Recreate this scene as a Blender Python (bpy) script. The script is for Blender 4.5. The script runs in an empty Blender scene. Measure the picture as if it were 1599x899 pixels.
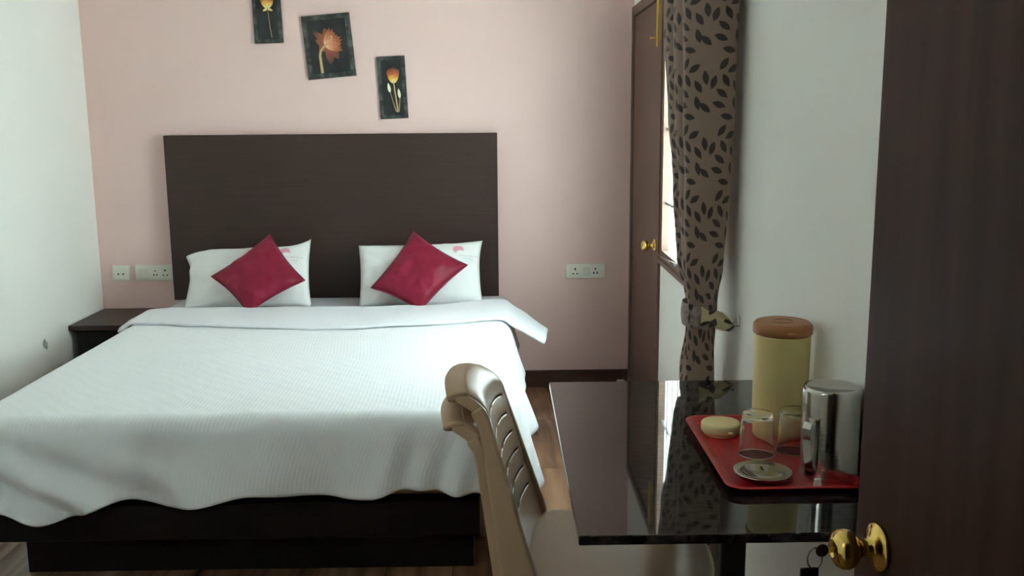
import bpy, bmesh, math, random
from mathutils import Vector, Matrix, noise
random.seed(7)
S = bpy.context.scene
C = S.collection
PI = math.pi

# ------------------------------------------------------------------ camera
cam_d = bpy.data.cameras.new('camera')
cam = bpy.data.objects.new('camera', cam_d)
C.objects.link(cam)
r = Vector((0.99987154, -0.01369406, -0.00832966))
u = Vector((0.01059633, 0.17482493, 0.98454251))
w = Vector((0.01202615, 0.9845043, -0.17494758))
m = Matrix((r, u, -w)).transposed().to_4x4()
m.translation = Vector((0, 0, 1.5))
cam.matrix_world = m
cam_d.sensor_width = 36
cam_d.lens = 36 * 1505.7 / 1599
cam_d.clip_start = 0.02
S.camera = cam

# ------------------------------------------------------------------ world: overcast daylight
W = bpy.data.worlds.new('overcast_sky')
S.world = W
W.use_nodes = True
nt = W.node_tree
bg = nt.nodes['Background']
tc = nt.nodes.new('ShaderNodeTexCoord')
sp = nt.nodes.new('ShaderNodeSeparateXYZ')
cr = nt.nodes.new('ShaderNodeValToRGB')
cr.color_ramp.elements[0].position = 0.47
cr.color_ramp.elements[0].color = (0.42, 0.46, 0.42, 1)
cr.color_ramp.elements[1].position = 0.55
cr.color_ramp.elements[1].color = (0.88, 1.0, 1.02, 1)
ma = nt.nodes.new('ShaderNodeMath'); ma.operation = 'MULTIPLY_ADD'
ma.inputs[1].default_value = 0.5; ma.inputs[2].default_value = 0.5
nt.links.new(tc.outputs['Generated'], sp.inputs[0])
nt.links.new(sp.outputs[2], ma.inputs[0])
nt.links.new(ma.outputs[0], cr.inputs[0])
nt.links.new(cr.outputs[0], bg.inputs[0])
bg.inputs[1].default_value = 9.0

# a portal in the window opening: guides the sampling of the sky, adds no light of its own
pl = bpy.data.lights.new('window_portal', 'AREA')
pl.shape = 'RECTANGLE'; pl.size = 1.30; pl.size_y = 1.35
pl.cycles.is_portal = True
po = bpy.data.objects.new('window_portal', pl)
C.objects.link(po)
po.location = (0.84, 3.75, 1.50)
po.rotation_euler = (0, PI / 2, 0)

pl2 = bpy.data.lights.new('window_portal', 'AREA')  # sampling portal for the added fill window in the front wall
pl2.shape = 'RECTANGLE'; pl2.size = 0.7; pl2.size_y = 0.65
pl2.cycles.is_portal = True
po2 = bpy.data.objects.new('window_portal', pl2)
C.objects.link(po2)
po2.location = (-1.4, 0.27, 2.01)
po2.rotation_euler = (PI / 2, 0, 0)

S.view_settings.view_transform = 'Standard'
S.view_settings.look = 'None'
S.view_settings.gamma = 1
S.view_settings.use_curve_mapping = False
S.view_settings.exposure = 1.97
S.cycles.diffuse_bounces = 8
S.cycles.max_bounces = 14
S.cycles.caustics_reflective = False
S.cycles.caustics_refractive = False

# ------------------------------------------------------------------ materials
def mat(name, col, rough=0.6, metal=0.0, spec=0.5, var=None, bump=None, coat=0.0, sheen=0.0, trans=0.0, ior=1.45):
    """var = (scale xyz, second colour, low, high): noise mix; bump = (scale xyz, strength)"""
    m = bpy.data.materials.new(name)
    m.use_nodes = True
    n = m.node_tree.nodes; L = m.node_tree.links
    b = n['Principled BSDF']
    b.inputs['Base Color'].default_value = (*col, 1)
    b.inputs['Roughness'].default_value = rough
    b.inputs['Metallic'].default_value = metal
    b.inputs['Specular IOR Level'].default_value = spec
    b.inputs['Coat Weight'].default_value = coat
    b.inputs['Coat Roughness'].default_value = 0.1
    b.inputs['Sheen Weight'].default_value = sheen
    b.inputs['Transmission Weight'].default_value = trans
    b.inputs['IOR'].default_value = ior
    t = None
    def tex(scale, detail=4):
        c = n.new('ShaderNodeTexCoord'); mp = n.new('ShaderNodeMapping')
        mp.inputs['Scale'].default_value = scale
        nz = n.new('ShaderNodeTexNoise'); nz.inputs['Scale'].default_value = 1.0; nz.inputs['Detail'].default_value = detail
        L.new(c.outputs['Object'], mp.inputs[0]); L.new(mp.outputs[0], nz.inputs[0])
        return nz
    if var:
        nz = tex(var[0], 6)
        rp = n.new('ShaderNodeValToRGB')
        rp.color_ramp.elements[0].position = var[2]; rp.color_ramp.elements[0].color = (*col, 1)
        rp.color_ramp.elements[1].position = var[3]; rp.color_ramp.elements[1].color = (*var[1], 1)
        L.new(nz.outputs['Fac'], rp.inputs[0]); L.new(rp.outputs[0], b.inputs['Base Color'])
    if bump:
        nz = tex(bump[0], 5)
        bp = n.new('ShaderNodeBump'); bp.inputs['Strength'].default_value = bump[1]; bp.inputs['Distance'].default_value = 0.004
        L.new(nz.outputs['Fac'], bp.inputs['Height']); L.new(bp.outputs[0], b.inputs['Normal'])
    return m

def srgb(r, g, b):
    f = lambda c: (c / 255 / 12.92) if c / 255 <= 0.04045 else ((c / 255 + 0.055) / 1.055) ** 2.4
    return (f(r), f(g), f(b))

M = {}
M['pink'] = mat('pink_wall_paint', (0.755, 0.535, 0.495), 0.75, var=((3, 3, 3), (0.735, 0.518, 0.479), 0.4, 0.65), bump=((60, 60, 60), 0.08))
M['white'] = mat('white_wall_paint', (0.86, 0.85, 0.80), 0.7, var=((2, 2, 2), (0.84, 0.83, 0.78), 0.4, 0.65), bump=((60, 60, 60), 0.08))
M['ceiling'] = mat('ceiling_paint', (0.88, 0.88, 0.86), 0.8)
M['corridor'] = mat('corridor_paint', (0.35, 0.31, 0.27), 0.8)
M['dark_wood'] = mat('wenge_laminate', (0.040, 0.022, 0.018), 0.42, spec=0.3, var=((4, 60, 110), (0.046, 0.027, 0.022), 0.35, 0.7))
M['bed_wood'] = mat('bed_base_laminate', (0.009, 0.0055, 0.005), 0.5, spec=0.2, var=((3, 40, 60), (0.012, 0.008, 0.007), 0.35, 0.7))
M['door_wood'] = mat('brown_door_laminate', (0.115, 0.060, 0.042), 0.5, var=((40, 40, 2), (0.150, 0.082, 0.058), 0.35, 0.7))
M['entry_wood'] = mat('entry_door_laminate', (0.050, 0.022, 0.017), 0.42, spec=0.18, var=((30, 30, 2), (0.068, 0.032, 0.025), 0.35, 0.7))
M['frame_wood'] = mat('window_frame_wood', (0.14, 0.085, 0.062), 0.5, var=((30, 30, 3), (0.18, 0.11, 0.08), 0.35, 0.7))
M['skirting'] = mat('skirting_wood', (0.060, 0.026, 0.018), 0.4, var=((4, 40, 40), (0.085, 0.038, 0.026), 0.35, 0.7))
M['grille'] = mat('painted_grille', (0.45, 0.47, 0.45), 0.5)
M['brass'] = mat('polished_brass', (0.78, 0.55, 0.17), 0.14, 1.0)
M['brass_dull'] = mat('dull_brass', (0.62, 0.45, 0.12), 0.32, 1.0)
M['steel'] = mat('stainless_steel', (0.48, 0.455, 0.42), 0.17, 1.0, bump=((8, 8, 120), 0.05))
M['dark_metal'] = mat('black_powder_coat', (0.008, 0.008, 0.008), 0.45)
M['plate'] = mat('ivory_switch_plastic', (0.74, 0.72, 0.63), 0.35)
M['plate_dark'] = mat('socket_hole', (0.05, 0.05, 0.045), 0.6)
M['plate_mid'] = mat('switch_rocker', (0.66, 0.65, 0.57), 0.3)
M['grout'] = mat('floor_underlay', (0.035, 0.02, 0.014), 0.7)
M['maroon'] = mat('maroon_satin', (0.215, 0.008, 0.032), 0.46, spec=0.22, var=((9, 9, 9), (0.19, 0.007, 0.027), 0.35, 0.7), bump=((7, 7, 7), 0.12), sheen=0.08)
M['maroon_seam'] = mat('maroon_piping', (0.20, 0.01, 0.03), 0.45)
M['mattress'] = mat('tan_mattress_ticking', (0.46, 0.34, 0.26), 0.8, bump=((80, 80, 80), 0.1))
M['fitted'] = mat('grey_white_fitted_sheet', (0.52, 0.51, 0.54), 0.85, bump=((12, 12, 12), 0.4))
M['granite'] = mat('black_granite', (0.010, 0.0085, 0.008), 0.035, ior=1.62, var=((35, 90, 40), (0.050, 0.039, 0.036), 0.38, 0.70))
M['chair'] = mat('beige_plastic', (0.49, 0.335, 0.21), 0.33, var=((4, 4, 4), (0.46, 0.31, 0.195), 0.4, 0.65))
M['tray'] = mat('red_plastic', (0.42, 0.014, 0.016), 0.38, bump=((150, 150, 150), 0.15))
M['jug'] = mat('cream_yellow_plastic', (0.70, 0.56, 0.24), 0.35)
M['jug_lid'] = mat('orange_brown_plastic', (0.36, 0.145, 0.05), 0.4)
M['cream_lid'] = mat('cream_plastic', (0.76, 0.64, 0.33), 0.45)
M['glass'] = mat('clear_glass', (1, 1, 1), 0.02, trans=1.0, ior=1.45)
M['glint_white'] = mat('white_glint_paint', (0.8, 0.8, 0.76), 0.6)
M['tag'] = mat('dark_key_tag', (0.028, 0.02, 0.018), 0.5)
M['chip'] = mat('bare_plaster', (0.26, 0.28, 0.26), 0.9, var=((60, 60, 60), (0.4, 0.42, 0.39), 0.4, 0.6))
M['stop'] = mat('grey_rubber', (0.42, 0.41, 0.42), 0.6)
M['art_border'] = mat('slate_border_print', (0.022, 0.024, 0.021), 0.5, var=((28, 28, 28), (0.105, 0.115, 0.095), 0.42, 0.68))
M['art_field'] = mat('black_print_field', (0.008, 0.010, 0.010), 0.5, var=((14, 14, 14), (0.022, 0.026, 0.026), 0.4, 0.7))
M['leaf_strap'] = None

def gradient_mat(name, stops, axis_len, rough=0.55, streak=None):
    """colour by distance from the object's origin (the heart of a printed flower)"""
    m = bpy.data.materials.new(name); m.use_nodes = True
    n = m.node_tree.nodes; L = m.node_tree.links; b = n['Principled BSDF']
    b.inputs['Roughness'].default_value = rough
    c = n.new('ShaderNodeTexCoord'); ln = n.new('ShaderNodeVectorMath'); ln.operation = 'LENGTH'
    mu = n.new('ShaderNodeMath'); mu.operation = 'MULTIPLY'; mu.inputs[1].default_value = 1 / axis_len
    nz = n.new('ShaderNodeTexNoise'); nz.inputs['Scale'].default_value = 70; nz.inputs['Detail'].default_value = 3
    ad = n.new('ShaderNodeMath'); ad.operation = 'MULTIPLY_ADD'; ad.inputs[1].default_value = 0.5
    rp = n.new('ShaderNodeValToRGB')
    while len(rp.color_ramp.elements) < len(stops): rp.color_ramp.elements.new(0.5)
    for e, (p_, col) in zip(rp.color_ramp.elements, stops):
        e.position = p_; e.color = (*col, 1)
    L.new(c.outputs['Object'], ln.inputs[0]); L.new(ln.outputs['Value'], mu.inputs[0])
    L.new(c.outputs['Object'], nz.inputs[0]); L.new(nz.outputs['Fac'], ad.inputs[0])
    L.new(mu.outputs[0], ad.inputs[2])
    sb = n.new('ShaderNodeMath'); sb.operation = 'SUBTRACT'; sb.inputs[1].default_value = 0.25
    L.new(ad.outputs[0], sb.inputs[0]); L.new(sb.outputs[0], rp.inputs[0])
    L.new(rp.outputs[0], b.inputs['Base Color'])
    return m
M['lily'] = gradient_mat('lily_print', [(0, srgb(238, 205, 165)), (0.35, srgb(205, 135, 95)), (0.7, srgb(160, 85, 55)), (1, srgb(90, 48, 38))], 0.105)
M['poppy'] = gradient_mat('poppy_print', [(0, srgb(235, 225, 165)), (0.35, srgb(225, 175, 75)), (0.65, srgb(175, 90, 40)), (1, srgb(95, 45, 30))], 0.08)
M['lily_back'] = gradient_mat('lily_petal_print', [(0, srgb(170, 100, 70)), (0.4, srgb(140, 78, 55)), (0.75, srgb(110, 62, 48)), (1, srgb(62, 42, 36))], 0.105)
M['bud'] = mat('bud_print', srgb(225, 225, 190), 0.55)
M['stem'] = mat('stem_print', srgb(190, 160, 110), 0.55)
M['stem_dim'] = mat('stem_print_dim', srgb(150, 125, 95), 0.55)

def floor_mat():
    m = bpy.data.materials.new('wood_floor_plank'); m.use_nodes = True
    n = m.node_tree.nodes; L = m.node_tree.links; b = n['Principled BSDF']
    b.inputs['Roughness'].default_value = 0.24
    b.inputs['Specular IOR Level'].default_value = 0.5
    c = n.new('ShaderNodeTexCoord'); oi = n.new('ShaderNodeObjectInfo')
    ofs = n.new('ShaderNodeVectorMath'); ofs.operation = 'MULTIPLY_ADD'
    cm = n.new('ShaderNodeCombineXYZ')
    for i in range(3): L.new(oi.outputs['Random'], cm.inputs[i])
    ofs.inputs[1].default_value = (37, 61, 23)
    L.new(cm.outputs[0], ofs.inputs[0]); L.new(c.outputs['Object'], ofs.inputs[2])
    mp = n.new('ShaderNodeMapping'); mp.inputs['Scale'].default_value = (15, 1.6, 10)
    L.new(ofs.outputs[0], mp.inputs[0])
    nz = n.new('ShaderNodeTexNoise'); nz.inputs['Scale'].default_value = 1; nz.inputs['Detail'].default_value = 6; nz.inputs['Distortion'].default_value = 0.6
    L.new(mp.outputs[0], nz.inputs[0])
    rp = n.new('ShaderNodeValToRGB')
    e = rp.color_ramp.elements
    e[0].position = 0.3; e[0].color = (0.085, 0.040, 0.022, 1)
    e[1].position = 0.72; e[1].color = (0.33, 0.185, 0.10, 1)
    k = e.new(0.5); k.color = (0.20, 0.102, 0.054, 1)
    L.new(nz.outputs['Fac'], rp.inputs[0])
    hs = n.new('ShaderNodeHueSaturation')
    mr = n.new('ShaderNodeMapRange'); mr.inputs[3].default_value = 0.75; mr.inputs[4].default_value = 1.25
    L.new(oi.outputs['Random'], mr.inputs[0]); L.new(mr.outputs[0], hs.inputs['Value'])
    L.new(rp.outputs[0], hs.inputs['Color']); L.new(hs.outputs[0], b.inputs['Base Color'])
    return m
M['plank'] = floor_mat()

def sheet_mat(name, col, stripes=0.5, waffle=0.35):
    m = bpy.data.materials.new(name); m.use_nodes = True
    n = m.node_tree.nodes; L = m.node_tree.links; b = n['Principled BSDF']
    b.inputs['Roughness'].default_value = 0.8
    b.inputs['Sheen Weight'].default_value = 0.15
    b.inputs['Base Color'].default_value = (*col, 1)
    uv = n.new('ShaderNodeUVMap')
    w1 = n.new('ShaderNodeTexWave'); w1.bands_direction = 'X'; w1.inputs['Scale'].default_value = 24; w1.inputs['Distortion'].default_value = 0.6; w1.inputs['Detail Scale'].default_value = 2
    w2 = n.new('ShaderNodeTexWave'); w2.bands_direction = 'DIAGONAL'; w2.inputs['Scale'].default_value = 9; w2.inputs['Distortion'].default_value = 3.0; w2.inputs['Detail Scale'].default_value = 3
    nz = n.new('ShaderNodeTexNoise'); nz.inputs['Scale'].default_value = 9; nz.inputs['Detail'].default_value = 5
    for k in (w1, w2, nz): L.new(uv.outputs[0], k.inputs['Vector'])
    a = n.new('ShaderNodeMath'); a.operation = 'MULTIPLY'; a.inputs[1].default_value = stripes
    c = n.new('ShaderNodeMath'); c.operation = 'MULTIPLY_ADD'; c.inputs[1].default_value = waffle
    d = n.new('ShaderNodeMath'); d.operation = 'MULTIPLY_ADD'; d.inputs[1].default_value = 1.2
    L.new(w1.outputs['Fac'], a.inputs[0]); L.new(w2.outputs['Fac'], c.inputs[0]); L.new(a.outputs[0], c.inputs[2])
    L.new(nz.outputs['Fac'], d.inputs[0]); L.new(c.outputs[0], d.inputs[2])
    bp = n.new('ShaderNodeBump'); bp.inputs['Strength'].default_value = 0.32; bp.inputs['Distance'].default_value = 0.003
    L.new(d.outputs[0], bp.inputs['Height']); L.new(bp.outputs[0], b.inputs['Normal'])
    return m
M['sheet'] = sheet_mat('white_coverlet', (0.74, 0.76, 0.78))
M['sheet_fold'] = sheet_mat('white_coverlet_fold', (0.69, 0.705, 0.74), 0.3, 0.15)

class NG:
    """small helper to write node maths"""
    def __init__(s, m): s.n = m.node_tree.nodes; s.L = m.node_tree.links
    def _set(s, sock, v):
        if hasattr(v, 'links') or hasattr(v, 'is_linked'): s.L.new(v, sock)
        else: sock.default_value = v
    def f(s, op, *a):
        k = s.n.new('ShaderNodeMath'); k.operation = op
        for i, v in enumerate(a): s._set(k.inputs[i], v)
        return k.outputs[0]
    def v(s, op, *a):
        k = s.n.new('ShaderNodeVectorMath'); k.operation = op
        for i, x in enumerate(a): s._set(k.inputs[i], x)
        return k.outputs['Value'] if op in ('DOT_PRODUCT', 'LENGTH', 'DISTANCE') else k.outputs['Vector']
    def mix(s, fac, a, b):
        k = s.n.new('ShaderNodeMix'); k.data_type = 'RGBA'
        s._set(k.inputs[0], fac); s._set(k.inputs[6], a); s._set(k.inputs[7], b)
        return k.outputs[2]

def curtain_mat(name='leaf_print_curtain', base=(0.215, 0.143, 0.108), dark=(0.036, 0.020, 0.016)):
    m = bpy.data.materials.new(name); m.use_nodes = True
    g = NG(m); b = g.n['Principled BSDF']
    b.inputs['Roughness'].default_value = 0.7; b.inputs['Sheen Weight'].default_value = 0.2
    uv = g.n.new('ShaderNodeUVMap').outputs[0]
    TX, TY = 0.116, 0.190
    k = 0.00063
    leaves = [(430, 40, 12), (452, 103, -55), (405, 123, -32), (440, 177, 62), (385, 205, 58), (458, 235, 36), (388, 280, 76), (470, 287, 20), (350, 165, 82), (497, 185, -72), (352, 300, 40)]
    acc = None
    for (x, y, a) in leaves:
        cx, cy = (x - 340) * k, -(y) * k
        d = g.v('SUBTRACT', uv, (cx, cy, 0))
        d = g.v('WRAP', d, (TX / 2, TY / 2, 1), (-TX / 2, -TY / 2, -1))
        ca, sa = math.cos(math.radians(a)), math.sin(math.radians(a))
        p = g.f('MULTIPLY', g.v('DOT_PRODUCT', d, (ca, sa, 0)), 1 / 0.0215)
        q = g.f('ABSOLUTE', g.v('DOT_PRODUCT', d, (-sa, ca, 0)))
        h = g.f('SUBTRACT', g.f('MULTIPLY', g.f('SUBTRACT', 1.0, g.f('MULTIPLY', p, p)), 0.0098), q)
        acc = h if acc is None else g.f('MAXIMUM', acc, h)
    fac = g.f('MULTIPLY', acc, 900.0)
    k2 = g.n.new('ShaderNodeClamp'); g.L.new(fac, k2.inputs[0])
    nz = g.n.new('ShaderNodeTexNoise'); nz.inputs['Scale'].default_value = 300
    g.L.new(uv, nz.inputs['Vector'])
    bs = g.mix(nz.outputs['Fac'], (*base, 1), (base[0] * 1.25, base[1] * 1.25, base[2] * 1.25, 1))
    col = g.mix(k2.outputs[0], bs, (*dark, 1))
    g.L.new(col, b.inputs['Base Color'])
    b.inputs['Transmission Weight'].default_value = 0.0
    return m
M['curtain'] = curtain_mat()
M['strap'] = curtain_mat('leaf_print_tieback', (0.42, 0.34, 0.20), (0.05, 0.032, 0.022))
M['band'] = mat('grey_brown_tieback_band', (0.24, 0.19, 0.17), 0.7, var=((70, 70, 70), (0.14, 0.105, 0.09), 0.42, 0.62))

def pillow_mat(name, lx, lz, with_mark=True):
    """white pillowcase with a faded round pink printed mark and two faint grey lines of lettering; lx, lz in the case's own UV"""
    m = bpy.data.materials.new(name); m.use_nodes = True
    g = NG(m); b = g.n['Principled BSDF']
    b.inputs['Roughness'].default_value = 0.8; b.inputs['Sheen Weight'].default_value = 0.15
    uv = g.n.new('ShaderNodeUVMap').outputs[0]
    base = (0.72, 0.73, 0.72, 1)
    def disc(cx, cz, rx, rz, soft=0.12):
        d = g.v('LENGTH', g.v('DIVIDE', g.v('SUBTRACT', uv, (cx, cz, 0)), (rx, rz, 1)))
        k = g.n.new('ShaderNodeMapRange'); k.inputs[1].default_value = 1 - soft; k.inputs[2].default_value = 1 + soft
        k.inputs[3].default_value = 1; k.inputs[4].default_value = 0
        g.L.new(d, k.inputs[0]); return k.outputs[0]
    big = disc(lx, lz, 0.029, 0.027)
    cut = disc(lx + 0.012, lz - 0.022, 0.021, 0.017)
    fac = g.f('MULTIPLY', big, g.f('SUBTRACT', 1.0, cut))
    col = g.mix(g.f('MULTIPLY', fac, 0.85), base, (0.62, 0.22, 0.30, 1))
    nz = g.n.new('ShaderNodeTexNoise'); nz.inputs['Scale'].default_value = 130
    g.L.new(uv, nz.inputs['Vector'])
    gl = g.f('GREATER_THAN', nz.outputs['Fac'], 0.5)
    for (cx, cz, rx, rz) in ((lx + 0.055, lz - 0.036, 0.055, 0.006), (lx + 0.055, lz - 0.054, 0.028, 0.0045)):
        t = g.f('MULTIPLY', g.f('MULTIPLY', disc(cx, cz, rx, rz), gl), 0.45)
        col = g.mix(t, col, (0.35, 0.34, 0.36, 1))
    g.L.new(col, b.inputs['Base Color'])
    n2 = g.n.new('ShaderNodeTexNoise'); n2.inputs['Scale'].default_value = 11; n2.inputs['Detail'].default_value = 5
    g.L.new(uv, n2.inputs['Vector'])
    bp = g.n.new('ShaderNodeBump'); bp.inputs['Strength'].default_value = 0.5; bp.inputs['Distance'].default_value = 0.008
    g.L.new(n2.outputs['Fac'], bp.inputs['Height']); g.L.new(bp.outputs[0], b.inputs['Normal'])
    return m

def pane_mat():
    m = bpy.data.materials.new('window_glass'); m.use_nodes = True
    n = m.node_tree.nodes; L = m.node_tree.links
    for k in list(n): n.remove(k)
    o = n.new('ShaderNodeOutputMaterial'); t = n.new('ShaderNodeBsdfTransparent'); t.inputs[0].default_value = (0.96, 0.98, 0.97, 1)
    gl = n.new('ShaderNodeBsdfGlossy'); gl.inputs['Roughness'].default_value = 0.05
    mx = n.new('ShaderNodeMixShader'); mx.inputs[0].default_value = 0.06
    tl = n.new('ShaderNodeBsdfTranslucent'); tl.inputs[0].default_value = (0.9, 0.95, 0.95, 1)
    m2 = n.new('ShaderNodeMixShader'); m2.inputs[0].default_value = 0.8
    L.new(t.outputs[0], m2.inputs[1]); L.new(tl.outputs[0], m2.inputs[2])
    L.new(m2.outputs[0], mx.inputs[1]); L.new(gl.outputs[0], mx.inputs[2]); L.new(mx.outputs[0], o.inputs[0])
    return m
M['pane'] = pane_mat()

# ------------------------------------------------------------------ mesh helpers
def obj(name, bm, material, parent=None, smooth=False, loc=(0, 0, 0)):
    """link bm as one object; with a parent, bm is in world space shifted by the (unrotated) parent origin unless parent['local']"""
    me = bpy.data.meshes.new(name)
    bmesh.ops.recalc_face_normals(bm, faces=bm.faces[:])
    bm.to_mesh(me); bm.free()
    me.materials.append(material)
    if smooth:
        for p in me.polygons: p.use_smooth = True
    o = bpy.data.objects.new(name, me)
    C.objects.link(o)
    o.location = loc
    if parent: o.parent = parent
    return o

def sharpen(o, angle=35):
    me = o.data
    for p in me.polygons: p.use_smooth = True
    me.set_sharp_from_angle(angle=math.radians(angle))
    return o

def tag(o, label, cat=None, group=None, kind=None):
    o['label'] = label
    if cat: o['category'] = cat
    if group: o['group'] = group
    if kind: o['kind'] = kind
    return o

def thing(name, label, cat, loc=(0, 0, 0), rot=(0, 0, 0), group=None, kind=None):
    o = bpy.data.objects.new(name, None)
    C.objects.link(o); o.empty_display_size = 0.05
    o.location = loc; o.rotation_euler = rot
    return tag(o, label, cat, group, kind)

def box(x0, x1, y0, y1, z0, z1, bev=0.0, seg=2, bm=None):
    b = bmesh.new()
    bmesh.ops.create_cube(b, size=1)
    for v in b.verts:
        v.co = Vector((x0 + (v.co.x + .5) * (x1 - x0), y0 + (v.co.y + .5) * (y1 - y0), z0 + (v.co.z + .5) * (z1 - z0)))
    if bev > 0:
        bmesh.ops.bevel(b, geom=b.edges[:], offset=bev, segments=seg, profile=0.5, affect='EDGES')
    return b

def shift(bm, d):
    for v in bm.verts: v.co += Vector(d)
    return bm

def xform(bm, mt):
    for v in bm.verts: v.co = mt @ v.co
    return bm

def lathe(prof, n=40, closed=False):
    """prof = [(r, z)], revolved about z"""
    bm = bmesh.new(); rings = []
    for (rr, z) in prof:
        if rr < 1e-6: rings.append([bm.verts.new((0, 0, z))])
        else: rings.append([bm.verts.new((rr * math.cos(2 * PI * i / n), rr * math.sin(2 * PI * i / n), z)) for i in range(n)])
    pairs = list(zip(rings, rings[1:]))
    if closed: pairs.append((rings[-1], rings[0]))
    for a, b in pairs:
        for i in range(n):
            j = (i + 1) % n
            f = [a[i % len(a)], a[j % len(a)], b[j % len(b)], b[i % len(b)]]
            f2 = []
            for v in f:
                if v not in f2: f2.append(v)
            if len(f2) > 2:
                try: bm.faces.new(f2)
                except ValueError: pass
    return bm

def sweep(path, sect, cap=True, closed=False, up=Vector((0, 1, 0))):
    """sect(i) -> list of (a, b) offsets; a along side, b along up-ish"""
    bm = bmesh.new(); rings = []
    N = len(path); path = [Vector(p) for p in path]
    for i, p in enumerate(path):
        a = path[i - 1] if (i > 0 or closed) else path[i]
        b = path[(i + 1) % N] if (i < N - 1 or closed) else path[i]
        t = (b - a).normalized()
        s = up.cross(t)
        if s.length < 1e-4: s = Vector((1, 0, 0)).cross(t)
        s.normalize(); q = t.cross(s)
        rings.append([bm.verts.new(p + s * x + q * y) for (x, y) in sect(i)])
    K = len(rings[0])
    for i in range(N if closed else N - 1):
        A, B = rings[i], rings[(i + 1) % N]
        for k in range(K):
            bm.faces.new((A[k], A[(k + 1) % K], B[(k + 1) % K], B[k]))
    if cap and not closed:
        bm.faces.new(rings[0][::-1]); bm.faces.new(rings[-1])
    return bm

def tube(path, rad, n=10, closed=False, up=Vector((0, 1, 0))):
    rf = rad if callable(rad) else (lambda i: rad)
    return sweep(path, lambda i: [(rf(i) * math.cos(2 * PI * k / n), rf(i) * math.sin(2 * PI * k / n)) for k in range(n)], closed=closed, up=up)

def lerp(a, b, t): return a + (b - a) * t
def interp(t, keys):
    if t <= keys[0][0]: return keys[0][1]
    for (a, x), (b, y) in zip(keys, keys[1:]):
        if t <= b:
            k = (t - a) / (b - a); k = k * k * (3 - 2 * k)
            return lerp(x, y, k)
    return keys[-1][1]

def surf(fn, nu, nv, uvfn=None):
    """open grid surface, fn(i/nu, j/nv) -> point"""
    bm = bmesh.new()
    ul = bm.loops.layers.uv.new('UVMap')
    g = [[bm.verts.new(fn(i / nu, j / nv)) for j in range(nv + 1)] for i in range(nu + 1)]
    for i in range(nu):
        for j in range(nv):
            f = bm.faces.new((g[i][j], g[i + 1][j], g[i + 1][j + 1], g[i][j + 1]))
            if uvfn:
                for lp, (a, b) in zip(f.loops, ((i, j), (i + 1, j), (i + 1, j + 1), (i, j + 1))):
                    lp[ul].uv = uvfn(a / nu, b / nv)
    return bm

def solidify(o, th, offset=0):
    md = o.modifiers.new('solid', 'SOLIDIFY'); md.thickness = th; md.offset = offset
    return o
def subsurf(o, n=1):
    md = o.modifiers.new('sub', 'SUBSURF'); md.levels = n; md.render_levels = n
    return o

def wall_mesh(axis, p0, p1, a0, a1, z0, z1, holes=()):
    """one connected wall slab between planes p0, p1 (axis 'x' or 'y'), spanning a0..a1, z0..z1 with rectangular holes (a0,a1,z0,z1)"""
    As = sorted({a0, a1, *[h[0] for h in holes], *[h[1] for h in holes]}); Zs = sorted({z0, z1, *[h[2] for h in holes], *[h[3] for h in holes]})
    bm = bmesh.new(); cache = {}
    def V(p, a, z):
        k = (p, a, z)
        if k not in cache: cache[k] = bm.verts.new((p, a, z) if axis == 'x' else (a, p, z))
        return cache[k]
    def solid(i, j):
        if not (0 <= i < len(As) - 1 and 0 <= j < len(Zs) - 1): return False
        ca, cz = (As[i] + As[i + 1]) / 2, (Zs[j] + Zs[j + 1]) / 2
        return not any(h[0] < ca < h[1] and h[2] < cz < h[3] for h in holes)
    for i in range(len(As) - 1):
        for j in range(len(Zs) - 1):
            if not solid(i, j): continue
            a, b, c, d = As[i], As[i + 1], Zs[j], Zs[j + 1]
            for p in (p0, p1): bm.faces.new((V(p, a, c), V(p, b, c), V(p, b, d), V(p, a, d)))
            for (di, dj, e) in ((-1, 0, ((a, c), (a, d))), (1, 0, ((b, c), (b, d))), (0, -1, ((a, c), (b, c))), (0, 1, ((a, d), (b, d)))):
                if not solid(i + di, j + dj):
                    (q, s_), (q2, s2) = e
                    bm.faces.new((V(p0, q, s_), V(p0, q2, s2), V(p1, q2, s2), V(p1, q, s_)))
    return bm

# ------------------------------------------------------------------ the room
XL, XR, YB, YF, ZC = -2.191, 0.722, 5.254, 0.42, 2.9
WT = 0.18
st = lambda o, l: tag(o, l, kind='structure')

fl = st(obj('floor', box(XL, XR, YF, YB, -0.06, -0.010), M['grout']), 'brown wood plank floor of the bedroom')
PX, PY = 0.2245, 0.68
base_plank = None
yr = 4.652
rows = []
while yr > YF: rows.append(yr); yr -= PY
rows = [(max(y, YF), min(y + PY, YB)) for y in [4.652 + PY * k for k in range(-7, 1)] if y + PY > YF + 0.02 and y < YB - 0.02]
for ri, (y0, y1) in enumerate(rows):
    for k in range(13):
        x0 = XL + k * PX; x1 = min(x0 + PX, XR)
        full = abs(y1 - y0 - PY) < 1e-4
        if full and base_plank is not None:
            o = bpy.data.objects.new('plank', base_plank); C.objects.link(o)
        else:
            hx, hy = (x1 - x0) / 2 - 0.0006, (y1 - y0) / 2 - 0.0008
            o = obj('plank', box(-hx, hx, -hy, hy, -0.010, 0, 0.0008, 1), M['plank'])
            if full: base_plank = o.data
        o.location = ((x0 + x1) / 2, (y0 + y1) / 2, 0); o.parent = fl

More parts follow.
